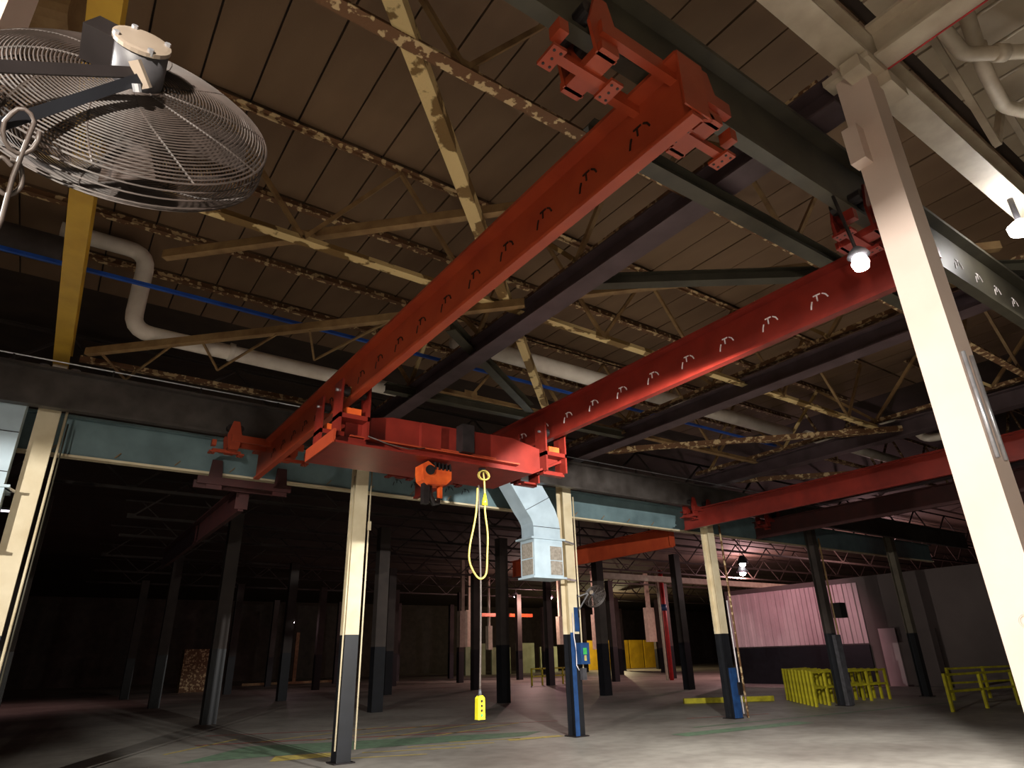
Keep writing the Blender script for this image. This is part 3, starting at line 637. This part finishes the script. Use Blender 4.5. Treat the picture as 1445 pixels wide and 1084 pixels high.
# ================================================================== UNIT HEATERS WITH DUCTS
def heater(dx, label, arm_x=10.12, straight=False):
    x0, x1, y0, y1 = 8.72+dx, 9.52+dx, 11.58, 12.1
    h = thing('unit_heater', ((x0+x1)/2, (y0+y1)/2, 3.18), label, 'heater')
    b = MB().box(x0, x1, y0, y1, 3.22, 4.02).build('heater_box', 'duct', h)
    for z in (3.26, 3.58): MB().box(x1-.36, x1-.03, y0-.012, y0, z, z+.30).build('filter_panel', 'grille', b)
    for z in (3.26, 3.62): MB().box(x0-.012, x0, y0+.06, y1-.06, z, z+.33).build('filter_panel', 'grille', b)
    MB().box(x0-.10, x1+.06, y0-.05, y1+.05, 4.02, 4.06).build('mount_flange', 'duct', h); MB().box(x0-.06, x1+.06, y0-.04, y1+.04, 3.18, 3.22).build('mount_flange', 'duct', h)
    for z in (3.2, 4.04): MB().bar((x1, y0+.02, z), (arm_x, 11.9, z), .04, .04).build('mount_arm', 'silver', h)
    # duct: collar, curved elbow, sloping run up behind the runway
    w_ = (x1-x0)/2-.02; cx = (x0+x1)/2
    path = [((cx, 4.06), 0), ((cx, 4.30), 0), ((cx-.02, 4.44), 8), ((cx-.10, 4.62), 18), ((cx-.24, 4.82), 28), ((cx-.45, 5.12), 35), ((cx-.95, 5.82), 35)]
    if straight: path = [((cx, 4.06+.2*i), 0) for i in range(6)]+[((cx, 5.7), 0)]
    secs = []
    for (px, pz), a in path:
        a = math.radians(a); secs.append([(px-w_*math.cos(a), pz-w_*math.sin(a)), (px+w_*math.cos(a), pz+w_*math.sin(a))])
    def duct(i0, i1, nm):
        m = MB(); vs = []; fs = []
        for s in secs[i0:i1+1]:
            for (x, z), y in ((s[0], y0+.03), (s[1], y0+.03), (s[1], y1-.03), (s[0], y1-.03)): vs.append((x, y, z))
        n = i1-i0
        for k in range(n):
            for j in range(4): fs.append((4*k+j, 4*k+(j+1) % 4, 4*k+4+(j+1) % 4, 4*k+4+j))
        fs += [(0, 1, 2, 3), (4*n+3, 4*n+2, 4*n+1, 4*n)]
        return m.add(vs, fs).build(nm, 'duct', h)
    duct(0, 1, 'collar'); duct(1, 5, 'elbow'); duct(5, 6, 'duct_run')
    for i in (1, 4):
        s = secs[i]; MB().bar((s[0][0], y0+.022, s[0][1]), (s[1][0], y0+.022, s[1][1]), .01, .02, (0, 1, 0)).build('seam', 'dark', h)
    return h
heater(0, 'pale blue unit heater with bent duct beside the blue footed column')
heater(-10.28, 'pale blue unit heater with bent duct left of the column under the mustard beam', -.66, True)

# ================================================================== GUARDRAILS
def rail(x, y, L, ang, h, label, nposts=3, group=None, r=.035):
    t = thing('guardrail', (x, y, 0), label, 'guardrail', group)
    c, s = math.cos(ang), math.sin(ang)
    for i in range(nposts):
        u = L*i/(nposts-1); MB().bar((x+c*u, y+s*u, 0), (x+c*u, y+s*u, h), r*2, r*2, (c, s, 0)).build('post', 'yrail', t)
    for z in (h-r, h*.52): MB().bar((x, y, z), (x+c*L, y+s*L, z), r*1.6, r*1.6).build('rail', 'yrail', t)
    return t
rail(20.2, 8.88, 3.3, -.11, .92, 'free standing yellow guardrail closest to the tall off-white column')
rail(24.4, 10.6, 5.0, -.25, .95, 'yellow guardrail behind the free standing one', 4)
for i in range(9):
    rail(19.75+.27*i, 12.45+.30*i, 1.5, .05, .98+.01*(i % 3), 'yellow guardrail panel packed in the stack beside the dim column', 3, 'stacked yellow guardrails')
for i in range(5):
    rail(22.0+.12*i, 12.6+.32*i, 2.0, -.1, .95, 'yellow guardrail panel leaning in the loose stack behind the dim column', 3, 'loose yellow guardrails')
kb = tag(MB().bar((18.6, 16.6, .09), (21.3, 15.0, .09), .14, .16).build('kerb_bar', 'yrail'), 'low yellow kerb bar lying on the floor', 'barrier')
tag(MB().bar((25.5, 21.0, .8), (28.6, 17.8, .8), .08, .12).build('barrier_rail', 'yline'), 'faint yellow rail in front of the ribbed wall', 'barrier') if False else None

# ================================================================== LAMPS AND FAR HALL
def lamp(p, r, label, m='lampglass', name='hall_lamp', group='lit lamps in the far hall'):
    t = thing(name, p, label, 'lamp', group); p = V(p)
    MB().tube([p+V((0, 0, .02)), p+V((0, 0, r*1.2)), p+V((0, 0, r*2.4)), p+V((0, 0, r*2.6))], [r*2.0, r*1.4, r*.7, r*.4], 16).build('reflector', 'motor', t, True)
    MB().tube([p+V((0, 0, -r*.9)), p+V((0, 0, -r*.6)), p, p+V((0, 0, r*.5))], [r*.3, r*.85, r, r*.6], 12).build('bulb', m, t, True)
    MB().tube([p+V((0, 0, r*2.6)), V((p.x, p.y, ZD+.06))], .012, 6).build('hanger', 'dark', t)
for p, r, l, m in (((27.6, 19.9, 5.50), .15, 'bright lamp above the pink ribbed wall, upper of a pair', 'lampglass'), ((27.9, 20.2, 5.12), .15, 'bright lamp above the pink ribbed wall, lower of a pair', 'lampglass'),
                   ((31.8, 45, 6.15), .14, 'white lamp shining in the far hall left of the heater column', 'lampglass'), ((35.0, 44.5, 6.10), .14, 'pink lamp shining beside the heater column', 'lamppink'),
                   ((13.85, 45, 4.06), .12, 'small lone lamp in the dark hall left of the black footed column', 'lamppink'), ((46.5, 52, 5.0), .12, 'small lamp above the yellow panels', 'lampglass'), ((49.5, 53, 4.9), .10, 'small lamp above the yellow panels', 'lampglass')):
    lamp(p, r, l, m)
t = thing('row_lamp', (8.05, 1.53, 5.8), 'glaring bare lamp hung under the white beam right of the tall column', 'lamp')
MB().tube([(8.05, 1.53, 5.74), (8.05, 1.53, 5.78), (8.05, 1.53, 5.86), (8.05, 1.53, 5.92)], [.06, .12, .13, .05], 16).build('bulb', 'lampglass', t, True); MB().tube([(8.05, 1.53, 5.92), (8.05, 1.53, 6.22)], .03, 10).build('stem', 'motor', t)
t = thing('floodlight', (-1.7, -1.7, 0), 'work floodlight on a stand behind the photographer, its hood added to cut the beam', 'floodlight')
MB().bar((-2.0, -2.0, 2.36), (-1.36, -1.36, 2.36), .9, .012).build('hood', 'dark', t); MB().bar((-1.95, -1.95, 2.05), (-1.93, -1.93, 2.05), .5, .6).build('back_plate', 'dark', t)  # unseen hood added to cut the beam off partway up the tall column
MB().tube([(-1.95, -1.95, 0.0), (-1.95, -1.95, 2.34)], .025, 8).build('pole', 'dark', t)
t = thing('side_floodlight', (-5.4, 2.6, 0), 'floodlight under a wide round hood added to cut its beam, on a pole left of the crane bay', 'floodlight')
MB().tube([(-5.4, 2.6, 4.25), (-5.4, 2.6, 4.26)], 1.15, 40).build('hood', 'dark', t); MB().tube([(-5.7, 2.6, 0), (-5.7, 2.6, 4.25)], .03, 8).build('pole', 'dark', t)  # unseen disc added above the lamp to keep its beam off the ceiling
lw = thing('tube_lamp', (-1.6, 26, 5.0), 'dim tube lamp glowing in the dark bay on the far left', 'lamp')
tag(MB().box(-2.0, -.9, 30, 30.1, 7.0, 7.06).build('tube', 'tube', lw)); MB().box(-2.1, -.8, 29.95, 30.15, 7.06, 7.14).build('housing', 'motor', lw)
# far trusses that catch the pink light
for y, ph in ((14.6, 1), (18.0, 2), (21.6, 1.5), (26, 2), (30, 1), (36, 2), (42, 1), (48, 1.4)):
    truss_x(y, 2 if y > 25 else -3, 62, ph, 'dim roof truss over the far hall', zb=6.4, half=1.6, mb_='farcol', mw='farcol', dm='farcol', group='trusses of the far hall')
for i in range(5):
    tag(MB().box(53.4+2.5*i, 55.6+2.5*i, 62, 62.2, 0, 3.2).build('partition_screen', 'ypanel'), 'yellow panel standing far behind the blue footed column', 'panel', 'yellow panels at the end of the hall')
for i in range(4):
    tag(MB().box(37+3.2*i, 39.4+3.2*i, 61.5, 61.7, 0, 3.0-.4*(i % 2)).build('partition_screen', 'farpanel'), 'pale green panel far behind the hanging pendant', 'panel', 'pale panels at the end of the hall')
for x, y, h0, h1, wd in ((26.8, 44.5, 2.4, 5.0, .9), (23.6, 40, 2.3, 4.6, .6), (33.0, 41, 2.4, 4.4, .5), (36.6, 41, 2.0, 4.6, .5), (42.2, 40.6, 2.5, 5.2, .9), (30.4, 47, 2.2, 4.0, .4)):
    tag(MB().box(x, x+wd, y, y+.4, h0, h1).box(x+wd*.3, x+wd*.7, y+.1, y+.3, h1, ZD+.06).build('hanging_duct', 'white'), 'pale hanging duct drop in the far hall', 'duct', 'duct drops of the far hall')
rr = thing('fire_riser', (34.2, 31.3, 0), 'bright red riser pipe standing beside a far column', 'pipe')
MB().tube([(34.2, 31.3, 0), (34.2, 31.3, 6.8)], .14, 12).build('riser', 'farred', rr, True); MB().tube([(34.2, 31.3, 4.2), (34.2, 31.3, 4.6)], .19, 12).build('valve', 'blue', rr, True)
tag(MB().tube([(33.9, 31.4, 0), (33.9, 31.4, 6.8)], .09, 10).build('pale_riser', 'white', smooth=True), 'pale pipe standing against the red riser', 'pipe')
tag(MB().box(28.6, 33.6, 45.2, 45.4, 4.6, 4.85).build('crossing_beam', 'hook'), 'orange lit beam crossing the far hall', 'beam')
tag(MB().box(24, 60, 26.0, 26.3, 5.3, 5.6).build('crossing_beam', 'white'), 'pale beam crossing the far hall behind the pipe sided column', 'beam')
bar_ = thing('stool_barrier', (22, 33, 0), 'small yellow trestle standing far behind the pendant', 'barrier')
for i in range(5): MB().bar((25.2+.8*i, 34.2, 0), (25.2+.8*i, 34.2, .95), .08, .08).build('post', 'yrail', bar_)
for z in (.5, .92): MB().bar((25.2, 34.2, z), (28.4, 34.2, z), .08, .08).build('rail', 'yrail', bar_)
for x, l in ((17.6, 'tall'), (21.6, 'low')):
    pass
fr = thing('door_frame', (18.5, 59, 0), 'faint lit frame at the end of the dark hall', 'frame')
MB().box(14.6, 22.4, 59, 59.15, 0, .18).build('sill', 'tan', fr); MB().box(18.6, 18.9, 59, 59.15, .18, 4).build('upright', 'tan', fr); MB().box(22.2, 22.45, 59, 59.15, .18, 3).build('upright', 'tan', fr)
tag(MB().box(8.5, 10.4, 50, 51, 0, 2.6).build('crate', 'rust'), 'rust brown crate standing in the dark hall left of the faint frame', 'crate')
